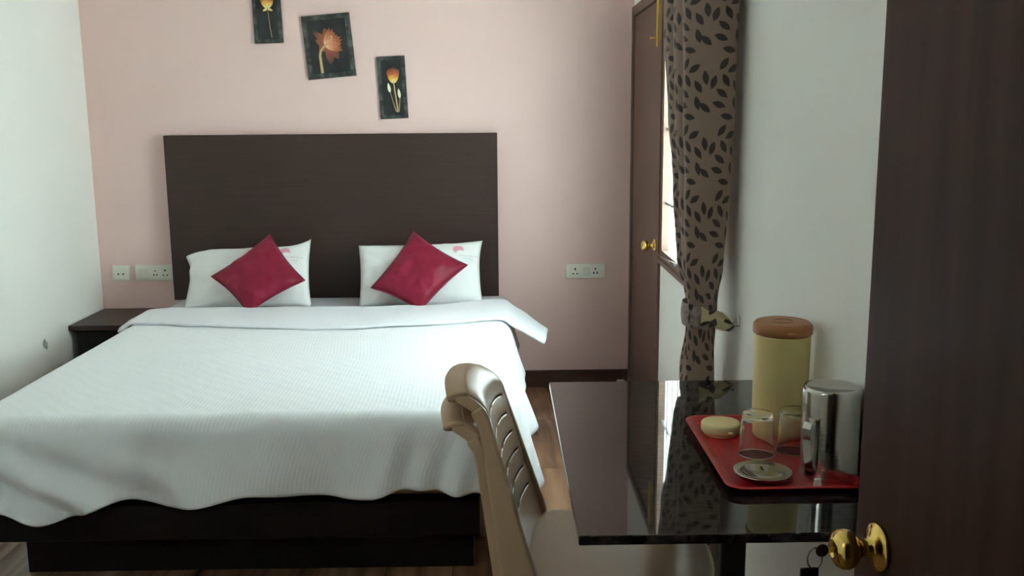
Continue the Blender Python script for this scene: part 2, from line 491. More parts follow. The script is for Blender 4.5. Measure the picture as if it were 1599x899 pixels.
WIN = (3.22, 4.28, 0.86, 2.13)     # window opening in the right wall
FILL_WIN = (-1.72, -1.08, 1.72, 2.30)   # opening of the added fill window, unseen in the front wall
DOR = (4.31, 5.235, 0.0, 2.045)    # balcony door opening
st(obj('wall_back', wall_mesh('y', YB, YB + WT, XL - WT, XR + WT, -0.06, ZC), M['pink']), 'pale pink painted wall behind the bed')
wl = st(obj('wall_left', wall_mesh('x', XL - WT, XL, YF - 0.12, YB, -0.06, ZC), M['white']), 'white painted side wall beside the nightstand')
st(obj('wall_right', wall_mesh('x', XR, XR + 0.10, YF - 0.12, YB, -0.06, ZC, [WIN, DOR]), M['white']), 'cream white wall with the curtained window')
st(obj('wall_front', wall_mesh('y', YF - 0.12, YF, XL, XR, -0.06, ZC, [(-0.36, 0.60, -0.06, 2.10), FILL_WIN]), M['white']), 'wall with the entrance doorway')
st(obj('ceiling', box(XL - WT, XR + WT, YF - 0.12, YB + WT, ZC, ZC + 0.1), M['ceiling']), 'plain white ceiling of the bedroom')
# corridor outside the doorway, where the photographer stands
bmc = wall_mesh('x', -0.75, -0.65, -1.3, YF - 0.12, -0.06, 2.6)
st(obj('wall_corridor_left', bmc, M['corridor']), 'corridor side wall outside the doorway')
st(obj('wall_corridor_right', wall_mesh('x', 1.5, 1.6, -1.3, YF - 0.12, -0.06, 2.6), M['corridor']), 'corridor side wall beyond the entry door')
st(obj('wall_corridor_back', wall_mesh('y', -1.4, -1.3, -0.75, 1.6, -0.06, 2.6), M['corridor']), 'corridor wall opposite the doorway')
st(obj('ceiling_corridor', box(-0.75, 1.6, -1.4, YF - 0.12, 2.6, 2.7), M['corridor']), 'corridor ceiling outside the doorway')
st(obj('floor_corridor', box(-0.75, 1.6, -1.4, YF, -0.12, -0.062), M['corridor']), 'corridor floor outside the doorway')
st(obj('wall_corridor_end', box(XR, 1.6, YF - 0.24, YF - 0.12, -0.06, 2.6), M['corridor']), 'short corridor wall beside the doorway')

st(obj('baseboard_back', box(XL, XR, YB - 0.014, YB, 0, 0.098, 0.003, 1), M['skirting']), 'dark brown skirting board along the pink wall')
st(obj('baseboard_left', box(XL, XL + 0.014, YF, YB - 0.014, 0, 0.098, 0.003, 1), M['skirting']), 'dark brown skirting board along the left wall')
st(obj('baseboard_right', box(XR - 0.014, XR, YF, DOR[0] - 0.005, 0, 0.098, 0.003, 1), M['skirting']), 'dark brown skirting board under the window wall')

# chipped patch of plaster on the left wall
bm = bmesh.new()
pts = [(0.000, 0.030), (0.012, 0.034), (0.020, 0.018), (0.034, 0.012), (0.036, -0.004), (0.026, -0.022), (0.014, -0.016), (0.006, -0.010), (-0.008, -0.004), (-0.012, 0.014)]
f0 = [bm.verts.new((0.0015, y, z)) for (y, z) in pts]
bm.faces.new(f0)
ex = bmesh.ops.extrude_face_region(bm, geom=bm.faces[:])
for v in [g for g in ex['geom'] if isinstance(g, bmesh.types.BMVert)]: v.co.x = -0.002
o = obj('plaster_chip', bm, M['chip'], None, loc=(XL, 4.535, 0.435)); o.parent = wl
o['label'] = 'small grey chipped patch in the paint'

# ---------------- door_1: the brown door beside the window
d1 = thing('door_1', 'closed brown wooden door in the corner beside the window', None, (XR, 4.77, 0), kind='structure')
L1 = lambda bm: shift(bm, (-XR, -4.77, 0))
fw = 0.05
# frame as one connected U
def u_frame(y0, y1, z1, x0, x1, fw):
    bm = bmesh.new()
    out = [(y0, 0), (y0, z1), (y1, z1), (y1, 0)]
    inn = [(y0 + fw, 0), (y0 + fw, z1 - fw), (y1 - fw, z1 - fw), (y1 - fw, 0)]
    A = [[bm.verts.new((x, y, z)) for (y, z) in P] for x in (x0, x1) for P in (out, inn)]
    o0, i0, o1, i1 = A
    for k in range(3):
        bm.faces.new((o0[k], o0[k + 1], i0[k + 1], i0[k])); bm.faces.new((o1[k], o1[k + 1], i1[k + 1], i1[k]))
        bm.faces.new((o0[k], o0[k + 1], o1[k + 1], o1[k])); bm.faces.new((i0[k], i0[k + 1], i1[k + 1], i1[k]))
    for k in (0, 3): bm.faces.new((o0[k], i0[k], i1[k], o1[k]))
    return bm
obj('door_frame', L1(u_frame(4.29, 5.252, 2.06, XR - 0.012, XR + 0.09, fw)), M['door_wood'], d1)
leaf = obj('door_leaf', L1(box(XR - 0.002, XR + 0.036, 4.343, 5.199, 0.006, 2.007, 0.002, 1)), M['door_wood'], d1)
def knob_bm(scale=1.0):
    s = scale
    p = [(0, 0), (.031, 0), (.0325, .003), (.031, .006), (.024, .009), (.016, .012), (.0125, .016), (.0115, .024), (.0125, .030),
         (.019, .034), (.0245, .040), (.0268, .047), (.026, .054), (.022, .060), (.015, .064), (.010, .0655), (.009, .064), (0, .0635)]
    return lathe([(a * s, b * s) for a, b in p], 36)
toX = Matrix.Rotation(-PI / 2, 4, 'Y')   # z -> -x
k1 = obj('door_knob', L1(shift(xform(knob_bm(1.0), toX), (XR - 0.002, 4.425, 0.905))), M['brass'], d1, True)
k1['label'] = 'round brass door knob'
# tower bolt
tb = obj('tower_bolt', L1(box(XR - 0.007, XR - 0.001, 4.375, 4.405, 1.80, 2.03, 0.001, 1)), M['brass_dull'], d1)
tb['label'] = 'brass sliding tower bolt'
obj('bolt_rod', shift(tube([(0, 0, -0.10), (0, 0, 0.16)], 0.007, 12), (XR - 0.013 - XR, 4.39 - 4.77, 1.90)), M['brass_dull'], tb, True)
obj('bolt_handle', shift(tube([(0, 0, 0), (-0.016, 0, 0), (-0.030, 0.004, 0)], lambda i: (0.004, 0.0035, 0.006)[i], 10), (-0.018, 4.39 - 4.77, 1.838)), M['brass_dull'], tb, True)

# ---------------- window_1
w1 = thing('window_1', 'bright window with brown wooden frame behind the gathered curtain', None, (XR, 3.63, WIN[2]), kind='structure')
L2 = lambda bm: shift(bm, (-XR, -3.63, -WIN[2]))
def ring_frame(y0, y1, z0, z1, x0, x1, fw):
    bm = bmesh.new()
    out = [(y0, z0), (y0, z1), (y1, z1), (y1, z0)]
    inn = [(y0 + fw, z0 + fw), (y0 + fw, z1 - fw), (y1 - fw, z1 - fw), (y1 - fw, z0 + fw)]
    A = [[bm.verts.new((x, y, z)) for (y, z) in P] for x in (x0, x1) for P in (out, inn)]
    o0, i0, o1, i1 = A
    for k in range(4):
        j = (k + 1) % 4
        bm.faces.new((o0[k], o0[j], i0[j], i0[k])); bm.faces.new((o1[k], o1[j], i1[j], i1[k]))
        bm.faces.new((o0[k], o0[j], o1[j], o1[k])); bm.faces.new((i0[k], i0[j], i1[j], i1[k]))
    return bm
obj('window_frame', L2(ring_frame(WIN[0], WIN[1], WIN[2], WIN[3], XR - 0.006, XR + 0.05, 0.05)), M['frame_wood'], w1)
obj('window_sill', L2(box(XR - 0.016, XR + 0.012, WIN[0] - 0.01, WIN[1] + 0.01, WIN[2] - 0.012, WIN[2] + 0.012, 0.003, 1)), M['frame_wood'], w1)
ym = (WIN[0] + WIN[1]) / 2
obj('mullion', L2(box(XR + 0.004, XR + 0.05, ym - 0.025, ym + 0.025, WIN[2] + 0.05, WIN[3] - 0.05, 0.002, 1)), M['frame_wood'], w1)
for (a, b) in ((WIN[0] + 0.05, ym - 0.025), (ym + 0.025, WIN[1] - 0.05)):
    obj('pane', L2(box(XR + 0.024, XR + 0.027, a, b, WIN[2] + 0.05, WIN[3] - 0.05)), M['pane'], w1)
for z in (1.12, 1.44, 1.79):
    obj('grille_bar', L2(box(XR + 0.008, XR + 0.018, WIN[0] + 0.05, WIN[1] - 0.05, z - 0.006, z + 0.006)), M['grille'], w1)
nb = 7
for k in range(nb):
    y = lerp(WIN[0] + 0.05, WIN[1] - 0.05, (k + 1) / (nb + 1))
    obj('grille_rod', L2(shift(tube([(0, 0, WIN[2] + 0.05), (0, 0, WIN[3] - 0.05)], 0.005, 8), (XR + 0.013, y, 0))), M['grille'], w1)
obj('window_stay', L2(shift(tube([(0, 0, 0), (-0.004, -0.10, 0.004), (0.0, -0.30, 0.010), (0.006, -0.42, 0.016)], 0.006, 8, up=Vector((0, 0, 1))), (XR - 0.012, 4.27, 0.886))), M['steel'], w1, True)

# ---------------- fill_window in the front wall: unseen, added to brighten bed front and tray
w2 = thing('fill_window', 'small frosted window added out of view in the entrance wall as fill light', None, (-1.4, YF, FILL_WIN[2]), kind='structure')
def swap_xy(bm, dy):
    for v in bm.verts: v.co = Vector((v.co.y, dy - v.co.x, v.co.z))
    return bm
L3 = lambda bm: shift(bm, (1.4, -YF, -FILL_WIN[2]))
obj('window_frame', L3(swap_xy(ring_frame(FILL_WIN[0], FILL_WIN[1], FILL_WIN[2], FILL_WIN[3], -0.006, 0.08, 0.05), YF)), M['frame_wood'], w2)
for (a, b) in ((FILL_WIN[0] + 0.05, -1.42), (-1.38, FILL_WIN[1] - 0.05)):
    obj('pane', L3(box(a, b, YF - 0.050, YF - 0.047, FILL_WIN[2] + 0.05, FILL_WIN[3] - 0.05)), M['pane'], w2)
obj('mullion', L3(box(-1.42, -1.38, YF - 0.07, YF - 0.004, FILL_WIN[2] + 0.05, FILL_WIN[3] - 0.05)), M['frame_wood'], w2)

# ---------------- door_2: the dark entry door standing open in the foreground
da = math.atan2(0.10, 0.995)
d2 = thing('door_2', 'dark brown entry door standing open in the right foreground', None, (0.483, 1.235, 0), (0, 0, da), kind='structure')
# local: face on x=0, door runs towards -y, thickness +x
lf = obj('door_leaf', box(0, 0.036, -0.84, 0, 0.008, 2.07, 0.002, 1), M['entry_wood'], d2)
ek = obj('door_knob', shift(xform(knob_bm(0.98), toX), (-0.0005, -0.066, 0.945)), M['brass'], d2, True)
ek['label'] = 'round polished brass knob with keyhole'
obj('lock_plate', box(0.004, 0.032, -0.001, 0.0012, 0.86, 1.01, 0.0004, 1), M['brass_dull'], d2)
obj('hinge', shift(tube([(0, 0, -0.05), (0, 0, 0.05)], 0.008, 10), (0.018, -0.848, 0.3)), M['steel'], d2)
obj('hinge', shift(tube([(0, 0, -0.05), (0, 0, 0.05)], 0.008, 10), (0.018, -0.848, 1.7)), M['steel'], d2)
# ---------------- bed
BX0, BX1, BY0, BY1 = -1.755, 0.045, 2.975, 5.185
bed = thing('bed', 'low double bed with tall dark brown headboard and white bedding', 'bed', (-0.89, 4.1, 0))
LB = lambda bm: shift(bm, (0.89, -4.1, 0))
hb = obj('headboard', LB(box(-1.778, -0.009, YB - 0.062, YB - 0.004, 0.53, 1.416, 0.002, 1)), M['dark_wood'], bed)
hb['label'] = 'tall plain dark brown laminate headboard'
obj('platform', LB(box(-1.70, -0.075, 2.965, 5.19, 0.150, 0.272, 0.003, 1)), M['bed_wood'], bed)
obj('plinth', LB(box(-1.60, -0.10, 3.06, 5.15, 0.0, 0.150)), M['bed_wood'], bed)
mt = obj('mattress', LB(box(BX0 + 0.01, BX1 - 0.01, BY0 + 0.015, BY1 - 0.005, 0.272, 0.535, 0.05, 4)), M['mattress'], bed)
sharpen(mt, 60)
fs = obj('fitted_sheet', LB(box(BX0 + 0.004, BX1 + 0.004, 4.30, BY1, 0.40, 0.545, 0.055, 4)), M['fitted'], bed)
sharpen(fs, 60)

# coverlet: cloth coordinates (a, b) wrapped over the rounded mattress edge
R0 = 0.06
HEM = [(-1.9, .27), (-1.62, .285), (-1.45, .325), (-1.21, .255), (-1.07, .29), (-0.79, .245), (-0.46, .256), (-0.3, .232), (-0.1, .25), (0.1, .24), (0.3, .24)]
RH = [(2.5, .20), (2.98, .23), (3.25, .36), (3.8, .34), (4.3, .24), (4.8, .18)]
ZT = 0.556
def drape(a, b, lift=0.0, x0=BX0, x1=BX1, y0=BY0, flare=0.24, wav=1.0, y1=9.0, stiff=1.0):
    qx = min(max(a, x0 + R0), x1 - R0); qy = min(max(b, y0 + R0), y1)
    dx, dy = a - qx, b - qy
    d = math.hypot(dx, dy)
    z = ZT + lift
    puff = 0.006 * noise.noise(Vector((a * 2.3, b * 2.3, 3.1))) + 0.003 * noise.noise(Vector((a * 7, b * 7, 1.7)))
    if d < 1e-6: return Vector((a, b, z + puff))
    nx, ny = dx / d, dy / d
    ang = min(d / R0, PI / 2)
    hor = R0 * math.sin(ang); drop = R0 * (1 - math.cos(ang)) + max(0, d - R0 * PI / 2) * stiff
    th = math.atan2(ny, nx)
    s = qx - qy + 0.25 * th
    h = max(0, drop - 0.03)
    wave = wav * (0.5 * math.sin(s * 13 + 1.0) + 0.35 * math.sin(s * 23 + 2.1) + 0.6 * noise.noise(Vector((s * 5, drop * 3, 0.4))))
    corner = abs(nx * ny) * 2
    out = hor + flare * h + h * 0.15 * wave + corner * h * 0.10 * math.sin(th * 9)
    if ny < -0.7: out += h * 0.16 * min(1, max(0, (-0.95 - qx) / 0.5)) * math.sin(40 * (drop - 0.42 * qx) + 0.6)
    if ny < -0.7: out += h * 0.10 * min(1, max(0, (qx + 0.55) / 0.4)) * math.sin(52 * (qx + 0.25 * drop))
    zz = z + puff * max(0, 1 - d / R0) - drop
    return Vector((qx + nx * (out + lift * 0.7), qy + ny * (out + lift * 0.7), zz))
def cover_fn(i, j):
    # left overhang .20, right overhang by RH, front by HEM; j from foot to head
    b_in = BY0 + R0 + 0.0
    a0 = BX0 - 0.14
    b = None
    # along width
    ar = BX1 + interp(lerp(BY0, 4.75, j), RH) - 0.035
    a = lerp(a0, ar, i)
    bf = BY0 - interp(a, HEM) + 0.03
    b = lerp(bf, 4.76, j)
    return drape(a, b)
def cover_uv(i, j): return (i * 2.1, j * 2.05)
cov = thing('bed_cover', 'white striped coverlet spread over the double bed', 'bed cover', (-0.89, 3.8, 0))
LC = lambda bm: shift(bm, (0.89, -3.8, 0))
o = obj('coverlet', LC(surf(cover_fn, 170, 190, cover_uv)), M['sheet'], cov, True)
solidify(o, 0.006, 0)
# turned-down fold near the pillows
LO = [(-1.9, 4.43), (-1.6, 4.40), (-1.415, 4.335), (-0.81, 4.265), (-0.4, 4.30), (0.0, 4.40), (0.25, 4.36)]
HI = [(-1.9, 4.62), (-1.6, 4.70), (-1.2, 4.70), (-0.89, 4.685), (-0.4, 4.71), (0.0, 4.86), (0.25, 4.66)]
def fold_fn(i, j):
    a = lerp(BX0 - 0.020, BX1 + 0.195, i)
    b = lerp(interp(a, LO), interp(a, HI), j)
    edge = 0.012 * (math.sin(min(j, 0.25) / 0.25 * PI / 2)) + 0.010 + 0.004 * noise.noise(Vector((a * 4, b * 4, 8)))
    k = max(0.0, (a - BX1) / 0.235)
    return drape(a, b, lift=edge, flare=1.9, wav=0.1, stiff=0.30 + 0.08 * j)
o = obj('turned_down_fold', LC(surf(fold_fn, 110, 24, lambda i, j: (i * 2.0, j * 0.4))), M['sheet_fold'], cov, True)
solidify(o, 0.014, 0); subsurf(o, 1)

# ---------------- pillows and cushions
def cushion(bl, br, tr, tl, T, pinch, nu, nv, pw=2.4, wr=0.006, seed=0, extra=None):
    bl, br, tr, tl = map(Vector, (bl, br, tr, tl))
    cen = (bl + br + tr + tl) / 4
    nrm = ((br - bl).cross(tl - bl)).normalized()      # points to the camera side when bl->br is +x, bl->tl is up
    W_ = (br - bl).length; H_ = (tl - bl).length
    bm = bmesh.new(); ul = bm.loops.layers.uv.new('UVMap')
    def P(i, j, side):
        s, t = i / nu, j / nv
        uu, vv = 2 * s - 1, 2 * t - 1
        p = bl.lerp(br, s).lerp(tl.lerp(tr, s), t)
        ex_ = (br - bl).normalized(); ez = (tl - bl).normalized()
        p = p - ex_ * (uu * pinch * W_ * (1 - vv * vv) * abs(uu)) - ez * (vv * pinch * H_ * (1 - uu * uu) * abs(vv))
        th = T * (max(0, (1 - abs(uu) ** pw) * (1 - abs(vv) ** pw))) ** 0.62
        wv = (wr * noise.noise(Vector((uu * 3 + seed, vv * 3, side * 5 + seed))) + 0.5 * wr * noise.noise(Vector((uu * 7 + seed, vv * 5 - uu * 3, side * 5)))) * min(1, th / T * 3)
        if extra: p = p + extra(uu, vv, ex_, ez, nrm)
        return p + nrm * side * (th + wv) - cen
    grids = {}
    for side in (1, -1):
        g = [[None] * (nv + 1) for _ in range(nu + 1)]
        for i in range(nu + 1):
            for j in range(nv + 1):
                rim = i in (0, nu) or j in (0, nv)
                if side == -1 and rim: g[i][j] = grids[1][i][j]
                else: g[i][j] = bm.verts.new(P(i, j, side))
        grids[side] = g
        for i in range(nu):
            for j in range(nv):
                f = bm.faces.new((g[i][j], g[i + 1][j], g[i + 1][j + 1], g[i][j + 1]))
                for lp, (a, b) in zip(f.loops, ((i, j), (i + 1, j), (i + 1, j + 1), (i, j + 1))):
                    lp[ul].uv = (a / nu * W_, b / nv * H_ + (0 if side == 1 else 5))
    return bm, cen
def pil_L(uu, vv, ex_, ez, n_):
    # the upper left corner of the case is empty and flops over
    k = max(0, (-uu - 0.55) / 0.45) * max(0, (vv + 0.1) / 1.1)
    k2 = max(0, (uu - 0.6) / 0.4) ** 2 * max(0, (vv - 0.4) / 0.6) ** 2
    return ez * (-0.05 * k * k + 0.035 * k2) - ex_ * 0.02 * k + n_ * 0.03 * k * math.sin(vv * 9)
bm, c_ = cushion((-1.615, 4.84, .55), (-0.965, 4.84, .555), (-0.997, 5.055, .845), (-1.62, 5.055, .825), 0.062, 0.018, 48, 30, 3.0, 0.012, 3, pil_L)
tag(obj('pillow', bm, pillow_mat('pillowcase_left', 0.520, 0.292), None, True, c_), 'white pillow with pink round print on the nightstand side of the bed', 'pillow', 'white pillows against the headboard')
def pil_R(uu, vv, ex_, ez, n_):
    k2 = max(0, (uu - 0.55) / 0.45) * max(0, (vv - 0.2) / 0.8)
    return ez * (0.012 * k2) + ex_ * 0.014 * k2 ** 2
bm, c_ = cushion((-0.722, 4.84, .55), (-0.09, 4.84, .555), (-0.105, 5.06, .846), (-0.745, 5.055, .838), 0.062, 0.015, 48, 30, 3.0, 0.012, 9, pil_R)
tag(obj('pillow', bm, pillow_mat('pillowcase_right', 0.520, 0.300), None, True, c_), 'white pillow with pink round print on the window side of the bed', 'pillow', 'white pillows against the headboard')

def cush(corners, label, seed):
    b_, r_, t_, l_ = corners
    bm, c_ = cushion(b_, r_, t_, l_, 0.052, 0.045, 30, 30, 2.6, 0.010, seed)
    t = thing('cushion', label, 'cushion', c_, group='maroon cushions on the bed')
    o = obj('cover', bm, M['maroon'], t, True)
    # piping seam along the rim
    bl, br, tr, tl = map(Vector, corners)
    ex_ = (br - bl).normalized(); ez = (tl - bl).normalized(); W_ = (br - bl).length; H_ = (tl - bl).length
    path = []
    n = 16; pin = 0.045
    for (s0, t0, s1, t1) in ((0, 0, 1, 0), (1, 0, 1, 1), (1, 1, 0, 1), (0, 1, 0, 0)):
        for k in range(n):
            s, q = lerp(s0, s1, k / n), lerp(t0, t1, k / n); uu, vv = 2 * s - 1, 2 * q - 1
            p = bl.lerp(br, s).lerp(tl.lerp(tr, s), q)
            p = p - ex_ * (uu * pin * W_ * (1 - vv * vv) * abs(uu)) - ez * (vv * pin * H_ * (1 - uu * uu) * abs(vv))
            path.append(p - c_)
    obj('piping', tube(path, 0.0032, 6, closed=True), M['maroon_seam'], t, True)
    return t
cush(((-1.245, 4.672, .558), (-0.983, 4.80, .697), (-1.192, 4.985, .912), (-1.457, 4.818, .719)), 'dark maroon satin cushion leaning on the nightstand side pillow', 2)
cush(((-0.395, 4.672, .558), (-0.166, 4.85, .759), (-0.447, 4.988, .918), (-0.651, 4.775, .66)), 'bright maroon satin cushion leaning on the window side pillow', 5)

# ---------------- nightstand
ns = thing('nightstand', 'dark brown wall-hung nightstand between the bed and the white wall', 'nightstand', (-1.98, 5.03, 0))
LN = lambda bm: shift(bm, (1.98, -5.03, 0))
obj('top', LN(box(XL + 0.001, -1.795, 4.80, YB - 0.001, 0.450, 0.476, 0.002, 1)), M['dark_wood'], ns)
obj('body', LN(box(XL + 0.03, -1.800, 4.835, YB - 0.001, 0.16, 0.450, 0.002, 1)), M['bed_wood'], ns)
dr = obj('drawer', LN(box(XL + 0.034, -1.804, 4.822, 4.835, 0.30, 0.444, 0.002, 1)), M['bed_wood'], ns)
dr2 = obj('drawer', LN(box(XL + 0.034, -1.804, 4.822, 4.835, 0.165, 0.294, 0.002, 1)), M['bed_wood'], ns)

# ---------------- pictures on the pink wall
def picture(cx, cz, w_, h_, rot, label, kind):
    t = thing('flower_picture', label, 'picture', (cx, YB - 0.002, cz), (0, -math.radians(rot), 0), 'flower pictures above the headboard')
    obj('panel', box(-w_ / 2, w_ / 2, -0.012, 0.0, -h_ / 2, h_ / 2, 0.001, 1), M['art_border'], t)
    b = 0.020 if kind != 'lily' else 0.026
    fld = obj('print_field', box(-w_ / 2 + b, w_ / 2 - b, -0.0135, -0.012, -h_ / 2 + b, h_ / 2 - b), M['art_field'], t)
    def fan(name, petals, origin, mat_, y):
        """petals: (angle deg, length, width); all spring from one heart"""
        bm = bmesh.new()
        c0 = bm.verts.new((0, 0, 0))
        for (a, ln_, wd) in petals:
            ca, sa = math.cos(math.radians(a)), math.sin(math.radians(a))
            side = []
            K = 7
            L_, R_ = [], []
            for k in range(1, K):
                s_ = k / K
                ww = wd / 2 * math.sin(PI * s_ ** 0.8) ** 0.8
                L_.append(bm.verts.new((ca * ln_ * s_ - sa * ww, -0.0003 * random.random(), sa * ln_ * s_ + ca * ww)))
                R_.append(bm.verts.new((ca * ln_ * s_ + sa * ww, -0.0003 * random.random(), sa * ln_ * s_ - ca * ww)))
            tip = bm.verts.new((ca * ln_, 0, sa * ln_))
            bm.faces.new((c0, R_[0], L_[0]))
            for k in range(K - 2): bm.faces.new((L_[k], R_[k], R_[k + 1], L_[k + 1]))
            bm.faces.new((L_[-1], R_[-1], tip))
        return obj(name, bm, mat_, t, False, (origin[0], y, origin[1]))
    def stem(pts, w0, w1, mat_, y=-0.0142, name='printed_stem'):
        n = len(pts)
        return obj(name, sweep([(x, y, z) for x, z in pts], lambda i: [(-lerp(w0, w1, i / (n - 1)), -0.0002), (lerp(w0, w1, i / (n - 1)), -0.0002), (lerp(w0, w1, i / (n - 1)), 0.0002), (-lerp(w0, w1, i / (n - 1)), 0.0002)]), mat_, t)
    if kind == 'lily':
        fan('printed_flower', [(98, .085, .040), (135, .105, .038), (160, .07, .05), (210, .06, .05), (272, .115, .045), (300, .095, .05), (325, .075, .04)], (0.0, 0.012), M['lily_back'], -0.0140)
        fan('printed_trumpet', [(a, .095 + .006 * math.sin(a), .030) for a in range(-18, 75, 11)], (-0.018, 0.002), M['lily'], -0.0146)
        stem([(-0.048, -0.135), (-0.049, -0.09), (-0.050, -0.045), (-0.044, -0.022), (-0.028, -0.004), (-0.004, 0.012), (0.018, 0.034), (0.022, 0.052)], 0.0075, 0.004, M['stem'], -0.0154)
    elif kind == 'poppy':
        fan('printed_flower', [(a, .090 - abs(a - 92) * 0.0004, .026) for a in range(67, 118, 8)], (0.008, 0.020), M['poppy'], -0.0140)
        stem([(0.022, -0.130), (0.018, -0.08), (0.012, -0.02), (0.008, 0.034)], 0.004, 0.0025, M['stem'])
        stem([(0.014, -0.128), (-0.002, -0.07), (-0.014, -0.018)], 0.004, 0.002, M['stem_dim'], -0.0146)
        stem([(0.026, -0.128), (0.034, -0.08), (0.038, -0.045)], 0.004, 0.002, M['stem_dim'], -0.0150)
        for (x, z, a) in ((-0.014, -0.026, 98), (0.036, -0.058, 95)):
            fan('printed_bud', [(a, .052, .016)], (x, z), M['bud'], -0.0152)
    else:
        fan('printed_flower', [(a, .075 - abs(a - 90) * 0.0003, .026) for a in range(60, 125, 9)] + [(205, .03, .012), (335, .03, .012)], (0.006, 0.014), M['poppy'], -0.0140)
        stem([(0.018, -0.135), (0.012, -0.08), (0.008, -0.02), (0.006, 0.02)], 0.0028, 0.0022, M['stem_dim'])
    return t
picture(-0.892, 1.873, 0.254, 0.327, 4.8, 'largest tilted picture with an orange lily on black', 'lily')
picture(-0.5625, 1.657, 0.148, 0.326, 2.2, 'narrow picture with orange flower and two pale buds, lowest of three', 'poppy')
picture(-1.208, 2.053, 0.150, 0.326, 1.4, 'narrow picture with one yellow flower, highest of three', 'single')

# ---------------- sockets
def holes(t, spots, y):
    for (x, z, rx, rz) in spots:
        obj('socket_hole', shift(xform(lathe([(0, 0), (1, 0), (1, .0012), (0, .0012)], 12), Matrix.Rotation(PI / 2, 4, 'X') @ Matrix.Diagonal((rx, rz, 1, 1))), (x, y, z)), M['plate_dark'], t)
def plate(cx, cz, w_, h_, label, spots=(), rockers=(), modules=()):
    t = thing('wall_socket', label, 'socket', (cx, YB - 0.001, cz), group='wall sockets on the pink wall')
    o = sharpen(obj('cover_plate', box(-w_ / 2, w_ / 2, -0.012, 0, -h_ / 2, h_ / 2, 0.004, 2), M['plate'], t), 50)
    for (x0, x1, z0, z1) in modules:
        obj('module', box(x0, x1, -0.0135, -0.012, z0, z1, 0.0006, 1), M['plate'], t)
    for (x0, x1, z0, z1) in rockers:
        obj('rocker', box(x0, x1, -0.0165, -0.012, z0, z1, 0.0012, 1), M['plate_mid'], t)
    holes(t, spots, -0.0133)
    return t
plate(-2.076, 0.672, 0.094, 0.084, 'small square two pin wall socket beside the white wall', [(-0.014, -0.003, .005, .005), (0.012, -0.003, .005, .005)], (), [(-0.034, 0.034, -0.03, 0.03)])
plate(-1.897, 0.675, 0.204, 0.086, 'wide switch and socket plate partly behind the headboard edge',
      [(0.008, 0.010, .004, .004), (0.0, -0.012, .0035, .0055), (0.016, -0.012, .0035, .0055), (0.062, 0.012, .005, .006), (0.051, -0.014, .004, .004), (0.073, -0.014, .004, .004)],
      [(-0.078, -0.032, -0.032, 0.024)], [(-0.016, 0.032, -0.03, 0.03), (0.038, 0.086, -0.03, 0.03)])
plate(0.4685, 0.659, 0.217, 0.083, 'wide switch and socket plate between headboard and door',
      [(-0.056, 0.012, .005, .007), (-0.067, -0.014, .005, .004), (-0.045, -0.014, .005, .004), (0.056, 0.012, .005, .005), (0.047, -0.010, .004, .007), (0.066, -0.010, .004, .007)],
      [(-0.012, 0.024, -0.026, 0.022)], [(-0.086, -0.026, -0.03, 0.03), (0.030, 0.086, -0.03, 0.03)])

# ---------------- door stop in the corner
ds = thing('door_stop', 'small grey block on the floor at the foot of the brown door', 'door stop', (0.665, 5.19, 0))
o = obj('stop_base', box(-0.026, 0.026, -0.02, 0.02, 0, 0.012, 0.003, 1), M['stop'], ds)
obj('stop_pad', box(-0.022, 0.022, -0.017, 0.017, 0.012, 0.052, 0.006, 2), M['stop'], ds)

# ---------------- curtain
def rows_at(z):
    K = [(0.06, .560, .662, 2.86, 3.16), (0.70, .568, .656, 2.865, 3.10), (0.85, .578, .654, 2.870, 3.01), (0.93, .576, .656, 2.868, 3.02), (1.04, .566, .675, 2.865, 3.24),
         (1.27, .557, .687, 2.860, 3.34), (1.5, .550, .693, 2.855, 3.46), (1.82, .545, .697, 2.85, 3.59), (2.26, .545, .697, 2.85, 3.64)]
    return [interp(z, [(k[0], k[i]) for k in K]) for i in range(1, 5)]
CS = [(0.98, 0.20), (1.0, 0.07), (0.93, 0.0), (0.5, -0.01), (0.06, 0.03), (0.0, 0.09), (0.12, 0.16), (0.42, 0.20), (0.52, 0.25), (0.40, 0.30), (0.12, 0.34), (0.08, 0.40), (0.30, 0.45), (0.60, 0.50), (0.62, 0.55),
      (0.40, 0.59), (0.16, 0.63), (0.16, 0.69), (0.42, 0.73), (0.66, 0.77), (0.64, 0.82), (0.42, 0.86), (0.30, 0.92), (0.48, 1.0)]
def catmull(P, t):
    n = len(P) - 1; x = t * n; i = min(int(x), n - 1); f = x - i
    p0, p1, p2, p3 = P[max(i - 1, 0)], P[i], P[i + 1], P[min(i + 2, n)]
    return tuple(0.5 * (2 * p1[k] + (p2[k] - p0[k]) * f + (2 * p0[k] - 5 * p1[k] + 4 * p2[k] - p3[k]) * f * f + (3 * p1[k] - p0[k] - 3 * p2[k] + p3[k]) * f ** 3) for k in (0, 1))
NU, NV = 150, 90
arc = [0.0]; prev = None
for i in range(NU + 1):
    c_ = catmull(CS, i / NU); p = Vector((c_[0] * 0.152, c_[1] * 0.75, 0))
    if prev is not None: arc.append(arc[-1] + (p - prev).length)
    prev = p
def cur_fn(i, j):
    z = lerp(0.06, 2.26, j)
    x0, x1, y0, y1 = rows_at(z)
    cx, cy = catmull(CS, i)
    wv = 0.006 * noise.noise(Vector((i * 9, z * 4, 2)))
    gather = math.exp(-((z - 0.90) / 0.10) ** 2)
    return Vector((lerp(x0, x1, cx) + wv + 0.006 * gather * math.sin(i * 60), lerp(y0, y1, cy) + wv, z))
cu = thing('curtain', 'brown curtain with dark leaf print, gathered beside the window', 'curtain', (0.63, 3.1, 0))
LK = lambda bm: shift(bm, (-0.63, -3.1, 0))
def cur_uv(i, j): return (arc[min(NU, round(i * NU))], lerp(0.06, 2.26, j))
